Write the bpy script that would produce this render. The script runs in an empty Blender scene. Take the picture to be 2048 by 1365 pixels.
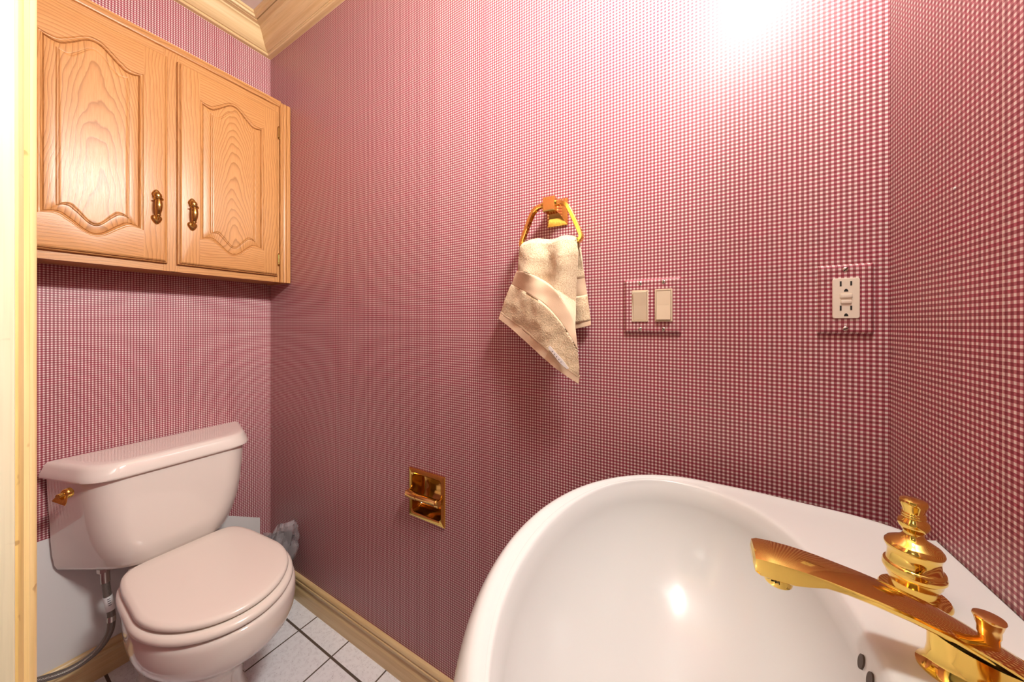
import bpy, bmesh, math, random
from mathutils import Vector, Matrix, noise
random.seed(7)
PI = math.pi
sc = bpy.context.scene
COL = sc.collection

# ------------------------------------------------------------------ helpers
def root_loc(o):
    v = Vector((0, 0, 0))
    while o is not None:
        v += o.location
        o = o.parent
    return v

def obj(name, bm, mats, parent=None, angle=32, kind=None, label=None, recalc=True):
    """bm is in world coordinates; links ONE mesh object"""
    if recalc:
        bmesh.ops.recalc_face_normals(bm, faces=bm.faces[:])
    if parent is not None:
        bmesh.ops.translate(bm, verts=bm.verts[:], vec=-root_loc(parent))
    me = bpy.data.meshes.new(name)
    bm.to_mesh(me); bm.free()
    if not isinstance(mats, (list, tuple)): mats = [mats]
    for m in mats: me.materials.append(m)
    me.polygons.foreach_set('use_smooth', [True] * len(me.polygons))
    me.set_sharp_from_angle(angle=math.radians(angle))
    for p in me.polygons:
        if len(p.vertices) > 20: p.use_smooth = False
    o = bpy.data.objects.new(name, me)
    COL.objects.link(o)
    if parent is not None: o.parent = parent
    if kind: o['kind'] = kind
    if label: o['label'] = label
    return o

def thing(name, label, cat, loc, group=None):
    o = bpy.data.objects.new(name, None)
    o.empty_display_size = .02
    COL.objects.link(o)
    o.location = loc
    o['label'] = label; o['category'] = cat
    if group: o['group'] = group
    return o

def box(bm, x0, x1, y0, y1, z0, z1, bev=0, seg=2, mi=0):
    vs = [bm.verts.new((x, y, z)) for x in (x0, x1) for y in (y0, y1) for z in (z0, z1)]
    idx = [(0, 1, 3, 2), (4, 6, 7, 5), (0, 4, 5, 1), (2, 3, 7, 6), (0, 2, 6, 4), (1, 5, 7, 3)]
    fs = [bm.faces.new([vs[i] for i in f]) for f in idx]
    for f in fs: f.material_index = mi
    if bev:
        es = list({e for f in fs for e in f.edges})
        r = bmesh.ops.bevel(bm, geom=es, offset=bev, segments=seg, affect='EDGES', profile=.5)
        for f in r['faces']: f.material_index = mi
    return vs

def loft(bm, loops, closed=True, cap0=False, cap1=False, mi=0, mis=None):
    rings = [[bm.verts.new(p) for p in L] for L in loops]
    n = len(rings[0])
    for k in range(len(rings) - 1):
        a, b = rings[k], rings[k + 1]
        for i in range(n if closed else n - 1):
            j = (i + 1) % n
            f = bm.faces.new((a[i], a[j], b[j], b[i]))
            f.material_index = mis(k, i) if mis else mi
    if cap0: bm.faces.new(rings[0]).material_index = mi
    if cap1: bm.faces.new(rings[-1][::-1]).material_index = mi
    return rings

def lathe(bm, prof, c, n=48, cap0=True, cap1=True, mi=0, axis='z'):
    loops = []
    for r, h in prof:
        L = []
        for i in range(n):
            a = 2 * PI * i / n
            u, v = r * math.cos(a), r * math.sin(a)
            p = {'z': (u, v, h), 'x': (h, u, v), 'y': (v, h, u)}[axis]
            L.append((c[0] + p[0], c[1] + p[1], c[2] + p[2]))
        loops.append(L)
    return loft(bm, loops, True, cap0, cap1, mi)

def catmull(pts, m=8):
    P = [Vector(p) for p in pts]
    out = []
    for i in range(len(P) - 1):
        p0 = P[max(i - 1, 0)]; p1 = P[i]; p2 = P[i + 1]; p3 = P[min(i + 2, len(P) - 1)]
        for k in range(m):
            t = k / m
            out.append(.5 * ((2 * p1) + (p2 - p0) * t + (2 * p0 - 5 * p1 + 4 * p2 - p3) * t * t + (-p0 + 3 * p1 - 3 * p2 + p3) * t ** 3))
    out.append(P[-1])
    return out

def tube(bm, pts, r, n=16, caps=True, sy=1.0, up=None, mi=0):
    """r: number or per-point list; section optionally flattened by sy along the 'up' direction"""
    P = [Vector(p) for p in pts]
    R = r if isinstance(r, (list, tuple)) else [r] * len(P)
    T = []
    for i in range(len(P)):
        t = P[min(i + 1, len(P) - 1)] - P[max(i - 1, 0)]
        T.append(t.normalized())
    u = Vector(up) if up else T[0].orthogonal()
    loops = []
    for i in range(len(P)):
        u = (u - T[i] * u.dot(T[i]))
        if u.length < 1e-6: u = T[i].orthogonal()
        u.normalize()
        v = T[i].cross(u)
        loops.append([P[i] + R[i] * (math.cos(2 * PI * k / n) * v + sy * math.sin(2 * PI * k / n) * u) for k in range(n)])
    return loft(bm, loops, True, caps, caps, mi)

def sweep(bm, prof, axis, a0, a1, base, out, m0=0.0, m1=0.0):
    """extrude a profile (o, z) along x or y.  base: wall plane, out: +-1 direction into the room.
    m0/m1: how far the ends move per unit of o (mitre)"""
    loops = []
    for (a, m) in ((a0, m0), (a1, m1)):
        L = []
        for o, z in prof:
            if axis == 'x': L.append((a + m * o, base + out * o, z))
            else: L.append((base + out * o, a + m * o, z))
        loops.append(L)
    loft(bm, loops, True, True, True)

def sgnpow(c, e): return math.copysign(abs(c) ** e, c)

# ------------------------------------------------------------------ materials
class NT:
    def __init__(self, name):
        self.m = bpy.data.materials.new(name); self.m.use_nodes = True
        self.t = self.m.node_tree; self.t.nodes.clear()
        self.out = self.t.nodes.new('ShaderNodeOutputMaterial')
        self.b = self.t.nodes.new('ShaderNodeBsdfPrincipled')
        self.t.links.new(self.b.outputs[0], self.out.inputs[0])
    def n(self, typ, **kw):
        nd = self.t.nodes.new(typ)
        for k, v in kw.items(): setattr(nd, k, v)
        return nd
    def link(self, a, b): self.t.links.new(a, b)
    def val(self, sock, v):
        if hasattr(v, 'links') or hasattr(v, 'is_output'): self.link(v, sock)
        else: sock.default_value = v
    def math(self, op, a, b=0.0, c=None):
        nd = self.n('ShaderNodeMath', operation=op)
        self.val(nd.inputs[0], a); self.val(nd.inputs[1], b)
        if c is not None: self.val(nd.inputs[2], c)
        return nd.outputs[0]
    def mix(self, f, a, b):
        nd = self.n('ShaderNodeMix', data_type='RGBA')
        self.val(nd.inputs[0], f)
        self.val(nd.inputs[6], a if not isinstance(a, tuple) else (*a, 1))
        self.val(nd.inputs[7], b if not isinstance(b, tuple) else (*b, 1))
        return nd.outputs[2]
    def rng(self, v, a, b, c=0., d=1., smooth=False):
        nd = self.n('ShaderNodeMapRange')
        if smooth: nd.interpolation_type = 'SMOOTHSTEP'
        self.val(nd.inputs[0], v)
        for i, x in enumerate((a, b, c, d)): nd.inputs[i + 1].default_value = x
        return nd.outputs[0]
    def pos(self):
        g = self.n('ShaderNodeNewGeometry'); s = self.n('ShaderNodeSeparateXYZ')
        self.link(g.outputs['Position'], s.inputs[0])
        return g.outputs['Position'], s.outputs
    def vec(self, x, y, z):
        c = self.n('ShaderNodeCombineXYZ')
        for i, v in enumerate((x, y, z)): self.val(c.inputs[i], v)
        return c.outputs[0]
    def noise(self, v, scale, detail=3, rough=.5):
        nd = self.n('ShaderNodeTexNoise'); self.link(v, nd.inputs['Vector'])
        nd.inputs['Scale'].default_value = scale; nd.inputs['Detail'].default_value = detail
        nd.inputs['Roughness'].default_value = rough
        return nd.outputs['Fac']
    def bump(self, h, strength, dist):
        nd = self.n('ShaderNodeBump'); nd.inputs['Strength'].default_value = strength
        nd.inputs['Distance'].default_value = dist
        self.link(h, nd.inputs['Height']); self.link(nd.outputs[0], self.b.inputs['Normal'])
    def base(self, c): self.val(self.b.inputs['Base Color'], c if not isinstance(c, tuple) else (*c, 1))
    def set(self, **kw):
        for k, v in kw.items(): self.val(self.b.inputs[k], v)
        return self.m

def plain(name, col, rough=.4, metal=0., **kw):
    N = NT(name); N.base(col); N.b.inputs['Roughness'].default_value = rough
    N.b.inputs['Metallic'].default_value = metal
    for k, v in kw.items(): N.b.inputs[k.replace('_', ' ')].default_value = v
    return N.m

PER = 0.0070
def wallpaper(name, horiz):
    N = NT(name); p, s = N.pos()
    u = N.math('MULTIPLY', s[horiz], 1 / PER); v = N.math('MULTIPLY', s[2], 1 / PER)
    def stripe(q):
        f = N.math('FRACT', q); d = N.math('ABSOLUTE', N.math('SUBTRACT', f, .5))
        return N.rng(d, .200, .262, 0., 1., True)
    def rnd(q, seed):
        w = N.n('ShaderNodeTexWhiteNoise', noise_dimensions='2D')
        # stripes are centred on whole numbers
        N.link(N.vec(N.math('FLOOR', N.math('ADD', q, .5)), seed, 0.), w.inputs['Vector'])
        return w.outputs['Value']
    su, sv = stripe(u), stripe(v)
    ru, rv = rnd(u, 3.0), rnd(v, 9.0)
    paper = (.78, .67, .625)
    cv = N.mix(ru, (.42, .135, .155), (.37, .155, .160))
    ch = N.mix(rv, (.46, .118, .160), (.41, .145, .165))
    cb = N.mix(N.math('MULTIPLY', N.math('ADD', ru, rv), .5), (.25, .020, .044), (.19, .030, .040))
    a = N.mix(su, paper, cv); b = N.mix(su, ch, cb)
    c = N.mix(sv, a, b)
    nz = N.noise(p, 900, 2)
    c2 = N.mix(N.rng(nz, .35, .65, 0., .16), c, N.mix(.5, c, (.25, .10, .09)))
    N.base(c2)
    if horiz == 1:      # one open seam between two strips of paper beside the basin
        sm = N.math('MULTIPLY', N.rng(N.math('ABSOLUTE', N.math('SUBTRACT', s[1], .522)), .0003, .0006, 1., 0.), N.math('GREATER_THAN', s[0], 0.))
        c2 = N.mix(N.math('MULTIPLY', sm, .8), c2, (.62, .52, .44))
        N.base(c2)
    N.b.inputs['Roughness'].default_value = .44
    N.b.inputs['Specular IOR Level'].default_value = .5
    N.bump(N.noise(p, 420, 2), .10, .001)
    return N.m

def oak(name, grain, cy=None, cz=None, seed=0., k=1.0, curv=1.0):
    """grain: 'z','y','x' = straight-ish grain along that axis, 'cathedral' = flat-sawn arches about (cy, cz)"""
    N = NT(name); p, s = N.pos()
    L = {'x': 0, 'y': 1, 'z': 2, 'cathedral': 2}[grain]
    along = s[L]; 
    if L == 2: across, thru = s[1], s[0]
    elif L == 1: across, thru = s[2], s[0]
    else: across, thru = s[2], s[1]
    lowv = N.vec(N.math('MULTIPLY', across, 9.), N.math('MULTIPLY', along, 3.2), N.math('ADD', N.math('MULTIPLY', thru, 4.), seed))
    n1 = N.noise(lowv, 1.0, 2, .45)
    if grain == 'cathedral':
        dy = N.math('SUBTRACT', across, cy)
        dz = N.math('SUBTRACT', along, cz)
        par = N.math('MULTIPLY', N.math('MULTIPLY', dy, dy), 44. * curv)
        f = N.math('ADD', N.math('MULTIPLY', dz, 1.0), par)
        f = N.math('ADD', N.math('MULTIPLY', f, 28. * k), N.math('MULTIPLY', n1, 8.5))
    else:
        f = N.math('ADD', N.math('MULTIPLY', across, 120. * k), N.math('MULTIPLY', n1, 7.))
        
    wob = N.noise(N.vec(N.math('MULTIPLY', across, 60.), N.math('MULTIPLY', along, 22.), seed), 1., 2)
    f = N.math('ADD', f, N.math('MULTIPLY', wob, .55))
    fr = N.math('FRACT', f)
    ring = N.math('ADD', N.math('MULTIPLY', N.math('POWER', fr, 4.5), .85), N.math('MULTIPLY', fr, .15))                      # slow rise, sharp late-wood edge
    ring = N.math('MULTIPLY', ring, N.rng(fr, .90, 1.0, 1., 0.))
    fine = N.noise(N.vec(N.math('MULTIPLY', across, 900.), N.math('MULTIPLY', along, 26.), N.math('ADD', thru, seed)), 1., 2, .6)
    fine = N.rng(fine, .42, .70, 0., 1.)
    broad = N.noise(N.vec(N.math('MULTIPLY', across, 14.), N.math('MULTIPLY', along, 2.), seed + 5.), 1., 2)
    c0 = N.mix(broad, (.585, .290, .105), (.49, .220, .072))
    c1 = N.mix(N.math('MULTIPLY', ring, .98 if grain == 'cathedral' else .80), c0, (.20, .074, .016))
    c2 = N.mix(N.math('MULTIPLY', fine, .42), c1, (.32, .13, .04))
    N.base(c2)
    N.b.inputs['Roughness'].default_value = .31
    N.b.inputs['Specular IOR Level'].default_value = .32
    N.bump(N.math('ADD', fine, ring), .10, -.0006)
    return N.m

def pine(name, L, col0, col1, rough=.35, dirt=0.):
    N = NT(name); p, s = N.pos()
    ax = [0, 1, 2]; ax.remove(L)
    v = N.vec(N.math('MULTIPLY', s[ax[0]], 60.), N.math('MULTIPLY', s[ax[1]], 60.), N.math('MULTIPLY', s[L], 2.2))
    n1 = N.noise(v, 1., 3)
    v2 = N.vec(N.math('MULTIPLY', s[ax[0]], 400.), N.math('MULTIPLY', s[ax[1]], 400.), N.math('MULTIPLY', s[L], 12.))
    n2 = N.noise(v2, 1., 2)
    c = N.mix(N.rng(n1, .35, .7), col0, col1)
    c = N.mix(N.rng(n2, .45, .75, 0., .25), c, tuple(x * .6 for x in col1))
    if dirt:
        k = N.noise(p, 55, 2)
        c = N.mix(N.rng(k, .70, .74, 0., dirt), c, (.33, .16, .06))
    N.base(c); N.b.inputs['Roughness'].default_value = rough
    return N.m

def tiles(name):
    N = NT(name); p, s = N.pos()
    T = .2
    def gr(q, off, w):
        f = N.math('FRACT', N.math('DIVIDE', N.math('SUBTRACT', q, off), T))
        d = N.math('MINIMUM', f, N.math('SUBTRACT', 1., f))
        return N.rng(d, w, w + .006, 1., 0.)
    g = N.math('MAXIMUM', gr(s[0], -1.301 - 2.0, .010), gr(s[1], .666 - 2.0, .016))
    wob = N.noise(p, 40, 2)
    sq = N.n('ShaderNodeTexNoise'); N.link(N.vec(N.math('MULTIPLY', s[0], 70.), N.math('ADD', N.math('MULTIPLY', s[1], 130.), N.math('MULTIPLY', s[0], 60.)), 0.), sq.inputs['Vector'])
    sq.inputs['Scale'].default_value = 1.6; sq.inputs['Detail'].default_value = 1.5; sq.inputs['Distortion'].default_value = 2.0
    line = N.math('ABSOLUTE', N.math('SUBTRACT', sq.outputs['Fac'], .5))
    m = N.math('MULTIPLY', N.rng(line, .0, .034, 1., 0.), N.rng(N.noise(p, 75, 1), .46, .56))
    c = N.mix(wob, (.90, .91, .95), (.85, .85, .89))
    c = N.mix(N.math('MULTIPLY', m, .75), c, (.34, .29, .33))
    c = N.mix(g, c, (.105, .075, .055))
    N.base(c)
    N.val(N.b.inputs['Roughness'], N.rng(g, 0., 1., .38, .9))
    N.bump(N.math('SUBTRACT', 1., g), .4, .0015)
    return N.m

def terry(name):
    N = NT(name); p, s = N.pos()
    a = N.n('ShaderNodeAttribute', attribute_name='zone'); z = a.outputs['Fac']   # 0 terry .. 1 flat woven band / hem
    n1 = N.noise(p, 430, 4, .75); n2 = N.noise(p, 60, 3)
    c = N.mix(N.rng(n1, .3, .7), (.54, .33, .17), (1.0, .82, .58))
    c = N.mix(N.rng(n2, .35, .7, 0., .18), c, (.74, .50, .30))
    wv = N.n('ShaderNodeTexWave'); wv.inputs['Scale'].default_value = 230.; wv.inputs['Distortion'].default_value = 4.; wv.inputs['Detail'].default_value = 1.; wv.bands_direction = 'DIAGONAL'
    N.link(N.vec(s[0], s[2], s[1]), wv.inputs['Vector'])
    flat = N.mix(wv.outputs['Fac'], (.82, .60, .42), (.72, .49, .32))
    N.base(N.mix(z, c, flat))
    N.b.inputs['Roughness'].default_value = .95
    N.b.inputs['Specular IOR Level'].default_value = .1
    N.b.inputs['Sheen Weight'].default_value = .25
    h = N.math('ADD', N.math('MULTIPLY', N.math('SUBTRACT', 1., z), n1), N.math('MULTIPLY', wv.outputs['Fac'], N.math('MULTIPLY', z, .12)))
    N.bump(h, .8, .0025)
    return N.m

def porcelain(name, col, rough=.10):
    N = NT(name); p, s = N.pos()
    N.base(N.mix(N.noise(p, 6, 2), col, tuple(c * .985 for c in col)))
    N.b.inputs['Roughness'].default_value = rough
    N.b.inputs['Coat Weight'].default_value = .4 if rough < .15 else .12; N.b.inputs['Coat Roughness'].default_value = .05
    return N.m

def braid(name):
    N = NT(name); p, s = N.pos()
    w = N.n('ShaderNodeTexWave'); w.inputs['Scale'].default_value = 260.; w.bands_direction = 'DIAGONAL'
    N.link(p, w.inputs['Vector'])
    N.base(N.mix(w.outputs['Fac'], (.10, .085, .075), (.42, .37, .33)))
    N.b.inputs['Metallic'].default_value = .85; N.b.inputs['Roughness'].default_value = .38
    N.bump(w.outputs['Fac'], .5, .001)
    return N.m

M = {}
M['wp_x'] = wallpaper('wallpaper_gingham_across', 0)
M['wp_y'] = wallpaper('wallpaper_gingham_along', 1)
M['bare'] = plain('bare_primed_wall', (.70, .67, .66), .45)
M['ceil'] = plain('ceiling_paint', (.72, .62, .56), .9)
M['tile'] = tiles('white_flecked_floor_tile')
M['hallfloor'] = plain('hall_floor', (.30, .20, .12), .5)
M['hall'] = plain('hall_paint', (.70, .62, .50), .8)
M['pine_x'] = pine('varnished_pine_across', 0, (.76, .57, .31), (.66, .45, .21))
M['pine_y'] = pine('varnished_pine_along', 1, (.76, .57, .31), (.66, .45, .21))
M['pine_z'] = pine('varnished_pine_upright', 2, (.86, .67, .34), (.80, .55, .18), dirt=.55)
M['jamb'] = pine('pale_pine_jamb', 2, (.86, .77, .56), (.80, .69, .44), dirt=.35)
M['oak_z'] = oak('oak_upright', 'z', seed=1.3)
M['oak_y'] = oak('oak_rail', 'y', seed=4.1)
M['oak_x'] = oak('oak_depth', 'x', seed=7.7)
M['oak_p1'] = oak('oak_panel_wavy', 'cathedral', .222, 1.50, seed=2.2, k=.55, curv=1.5)
M['oak_p2'] = oak('oak_panel_arched', 'cathedral', .545, 1.40, seed=9.4, k=1.0, curv=1.25)
M['brass'] = plain('polished_brass', (.85, .585, .145), .07, 1.)
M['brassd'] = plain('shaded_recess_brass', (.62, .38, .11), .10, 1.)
M['brassw'] = plain('worn_brass', (.82, .54, .19), .16, 1.)
M['antique'] = plain('antique_brass', (.50, .32, .10), .22, 1.)
M['dark'] = plain('dark_hole', (.012, .010, .008), .8)
M['hole'] = plain('shadowy_overflow_hole', (.085, .060, .045), .6)
M['toilet'] = porcelain('dusty_pink_porcelain', (.82, .725, .66), .045)
M['seat'] = plain('pink_seat_plastic', (.84, .745, .67), .22)
M['sink'] = porcelain('bisque_porcelain', (.705, .718, .712), .20)
M['terry'] = terry('beige_terry_cloth')
M['satin'] = plain('satin_tag', (.70, .62, .60), .35)
M['ivory'] = plain('ivory_plastic', (.66, .52, .37), .32)
M['almond'] = plain('light_almond_plastic', (.80, .70, .58), .32)
M['screw'] = plain('screw_steel', (.60, .52, .44), .35, 1.)
M['braid'] = braid('braided_steel')
M['chrome'] = plain('dull_chrome', (.55, .50, .46), .25, 1.)
M['paper'] = plain('paper_tag', (.78, .76, .76), .7)
M['ink'] = plain('tag_ink', (.08, .08, .10), .7)
M['bin'] = plain('black_bin_plastic', (.018, .014, .014), .4)
M['caulk'] = plain('grey_caulk', (.34, .28, .23), .8)

def film():
    N = NT('clear_plastic_film')
    tr = N.n('ShaderNodeBsdfTransparent'); tr.inputs[0].default_value = (.93, .90, .90, 1)
    gl = N.n('ShaderNodeBsdfPrincipled'); gl.inputs['Base Color'].default_value = (.62, .58, .60, 1)
    gl.inputs['Roughness'].default_value = .12
    mx = N.n('ShaderNodeMixShader'); mx.inputs[0].default_value = .36
    N.link(tr.outputs[0], mx.inputs[1]); N.link(gl.outputs[0], mx.inputs[2]); N.link(mx.outputs[0], N.out.inputs[0])
    return N.m
M['film'] = film()

# ------------------------------------------------------------------ the room
XL, XR, YF, YB, ZC = -1.697, .259, .027, .745, 2.436
W = .11     # wall thickness
S = 'structure'

# floor, ceiling
bm = bmesh.new(); box(bm, XL - W, XR + W, YF - W, YB + W, -.08, 0.); obj('floor', bm, M['tile'], kind=S)
bm = bmesh.new(); box(bm, XL - W, XR + W, YF - W, YB + W, ZC, ZC + .06); obj('ceiling', bm, M['ceil'], kind=S)

# left wall (behind the toilet): a patch low down was never papered
bm = bmesh.new()
patch = [(YF, .502), (.30, .502), (.47, .43), (.602, .345), (.704, .286), (.704, .0), (YF, .0)]
rest = [(YF, .502), (.30, .502), (.47, .43), (.602, .345), (.704, .286), (.704, .0), (YB, .0), (YB, ZC), (YF, ZC)]
vs = {}
def V(y, z, x=XL):
    k = (round(x, 5), round(y, 5), round(z, 5))
    if k not in vs: vs[k] = bm.verts.new((x, y, z))
    return vs[k]
f = bm.faces.new([V(*q) for q in rest]); f.material_index = 0
f = bm.faces.new([V(*q) for q in patch]); f.material_index = 1
box(bm, XL - W, XL - .0005, YF - W, YB + W, 0, ZC)
obj('wall_left', bm, [M['wp_y'], M['bare']], kind=S, recalc=False)

# back wall with the recess for the paper holder
TX0, TX1, TZ0, TZ1 = -.792, -.669, .556, .678
bm = bmesh.new()
box(bm, XL, TX0, YB, YB + W, 0, ZC); box(bm, TX1, XR, YB, YB + W, 0, ZC)
box(bm, TX0, TX1, YB, YB + W, 0, TZ0); box(bm, TX0, TX1, YB, YB + W, TZ1, ZC)
obj('wall_back', bm, M['wp_x'], kind=S)
bm = bmesh.new(); box(bm, XR, XR + W, YF - W, YB + W, 0, ZC); obj('wall_right', bm, M['wp_y'], kind=S)
# front wall with the doorway the picture is taken from
DX0, DX1, DZ = -.450, .205, 2.05
bm = bmesh.new()
box(bm, XL, DX0 - .018, YF - W, YF, 0, ZC); box(bm, DX1 + .018, XR, YF - W, YF, 0, ZC)
box(bm, DX0 - .018, DX1 + .018, YF - W, YF, DZ + .018, ZC)
obj('wall_front', bm, M['wp_x'], kind=S)

# door lining and casing
bm = bmesh.new()
box(bm, DX0 - .018, DX0, YF - W - .004, YF + .0005, 0, DZ, .0012)
box(bm, DX1, DX1 + .018, YF - W - .004, YF + .0005, 0, DZ, .0012)
box(bm, DX0 - .018, DX1 + .018, YF - W - .004, YF + .0005, DZ, DZ + .018, .0012)
obj('trim_1', bm, M['jamb'], kind=S, label='pale pine door lining')
# casing: (distance from the opening, thickness)
cas = [(.005, .0), (.005, .0020), (.0065, .0030), (.012, .0034), (.0145, .0050), (.021, .0056), (.023, .0050), (.026, .0086), (.037, .0096), (.0395, .0092),
       (.042, .0120), (.048, .0138), (.054, .0142), (.057, .0125), (.058, .0)]
bm = bmesh.new()
def cas_loop(z, side):
    return [((DX0 - d) if side < 0 else min(DX1 + d, XR - .0005), YF + t, z) for d, t in cas]
loft(bm, [cas_loop(0, -1), [(x, y, DZ + d) for (x, y, z), (d, t) in zip(cas_loop(0, -1), cas)]], True, True, True)
loft(bm, [[(DX0 - d, YF + t, DZ + d) for d, t in cas], [(min(DX1 + d, XR - .0005), YF + t, DZ + d) for d, t in cas]], True, True, True)
obj('trim_2', bm, M['pine_z'], kind=S, label='fluted pine door casing')

# crown moulding
crown = [(.0, 2.350), (.016, 2.351), (.019, 2.354), (.019, 2.358), (.022, 2.3595), (.024, 2.3585), (.031, 2.363), (.041, 2.372), (.050, 2.386), (.058, 2.400), (.064, 2.4085),
         (.071, 2.4115), (.074, 2.416), (.090, 2.417), (.0905, 2.424), (.0925, 2.424), (.093, 2.4185), (.100, 2.4195), (.103, 2.426), (.108, 2.428), (.1095, 2.436), (.0, 2.436)]
bm = bmesh.new(); sweep(bm, crown, 'y', YF, YB, XL, 1, 0, -1); obj('trim_3', bm, M['pine_y'], kind=S, label='pine crown moulding')
bm = bmesh.new(); sweep(bm, crown, 'x', XL, XR, YB, -1, 1, -1); obj('trim_4', bm, M['pine_x'], kind=S, label='pine crown moulding')
bm = bmesh.new(); sweep(bm, crown, 'y', YF, YB, XR, -1, 0, -1); obj('trim_5', bm, M['pine_y'], kind=S, label='pine crown moulding')
# baseboards
basep = [(.0, .0), (.0135, .0), (.0135, .048), (.0125, .053), (.0085, .060), (.0080, .066), (.0120, .072), (.0135, .077), (.0125, .0815), (.0095, .083), (.0095, .086), (.0115, .089),
         (.0110, .095), (.0075, .100), (.003, .102), (.0, .102)]
bm = bmesh.new(); sweep(bm, basep, 'x', XL, XR, YB, -1, 1, -1); obj('baseboard_back', bm, M['pine_x'], kind=S)
bm = bmesh.new(); sweep(bm, basep, 'y', YF, YB, XL, 1, 0, -1); obj('baseboard_left', bm, M['pine_y'], kind=S)
bm = bmesh.new(); sweep(bm, basep, 'y', YF, YB, XR, -1, 0, -1); obj('baseboard_right', bm, M['pine_y'], kind=S)
# hall outside the doorway
bm = bmesh.new(); box(bm, XL - W, XR + .9, -1.35, YF - W, -.08, 0.); obj('floor_hall', bm, M['hallfloor'], kind=S)
bm = bmesh.new(); box(bm, XL - W, XR + .9, -1.45, -1.35, 0, ZC); obj('wall_hall', bm, M['hall'], kind=S)
bm = bmesh.new(); box(bm, XL - W, XR + .9, -1.45, YF - W, ZC, ZC + .06); obj('ceiling_hall', bm, M['ceil'], kind=S)

# ------------------------------------------------------------------ wall cabinet
CX, CZ0, CZ1, CY0, CY1 = -1.528, 1.322, 2.066, .030, .7425
cab = thing('wall_cabinet', 'golden oak two-door wall cabinet mounted above the pink toilet', 'cabinet', (-1.697, .386, CZ0))
bm = bmesh.new()
e = .001
box(bm, XL + e, CX - .019, CY0, CY0 + .012, CZ0, CZ1); box(bm, XL + e, CX - .019, CY1 - .012, CY1, CZ0, CZ1)
box(bm, XL + e, CX - .019, CY0 + .012, CY1 - .012, CZ0 + .004, CZ0 + .016); box(bm, XL + e, CX - .019, CY0 + .012, CY1 - .012, CZ1 - .016, CZ1)
box(bm, XL + e, XL + .006, CY0 + .012, CY1 - .012, CZ0 + .016, CZ1 - .016)
obj('carcass', bm, M['oak_x'], cab)
bm = bmesh.new()    # face frame: stiles upright (0), rails level (1)
ST = [(CY0, .075), (.362, .399), (.684, .7025)]
for a, b in ST: box(bm, CX - .019, CX, a, b, CZ0, CZ1, .0006, 1, 0)
for a, b in ((.075, .362), (.399, .684)):
    box(bm, CX - .019, CX - .0002, a, b, CZ0, CZ0 + .036, 0, 1, 1); box(bm, CX - .019, CX - .0002, a, b, CZ1 - .05, CZ1, 0, 1, 1)
obj('face_frame', bm, [M['oak_z'], M['oak_y']], cab)
# reeded filler strip at the wall side
bm = bmesh.new()
prof = [(.7030, CX - .019), (.7030, CX + .002)]
pts = [(.7035, .0), (.7045, .006), (.7075, .0085), (.7125, .0085), (.7140, .0055), (.7155, .0085), (.7185, .0098), (.7235, .0098), (.7250, .0062), (.7268, .0098), (.7330, .0104), (.7400, .0100), (.7425, .0080)]
L0 = [(CX - .019, .7035, CZ0 - .001)] + [(CX + o, y, CZ0 - .001) for y, o in pts] + [(CX - .019, .7425, CZ0 - .001)]
L1 = [(x, y, CZ1 + .006) for x, y, z in L0]
loft(bm, [L0, L1], True, True, True)
obj('filler_strip', bm, M['oak_z'], cab)
# small top moulding
bm = bmesh.new()
mp = [(CX, CZ1 - .012), (CX + .006, CZ1 - .010), (CX + .008, CZ1 - .004), (CX + .013, CZ1 + .002), (CX + .013, CZ1 + .008), (CX - .019, CZ1 + .008), (CX - .019, CZ1)]
loft(bm, [[(x, CY0, z) for x, z in mp], [(x, .7028, z) for x, z in mp]], True, True, True)
obj('top_moulding', bm, M['oak_y'], cab)
bm = bmesh.new(); lathe(bm, [(.0045, 0), (.0045, .0008), (.0, .0009)], (CX - .010, .386, CZ0 + .0000), 16)
for v in bm.verts: v.co.z = CZ0 - (v.co.z - CZ0)
obj('screw_hole', bm, M['dark'], cab)

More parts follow.
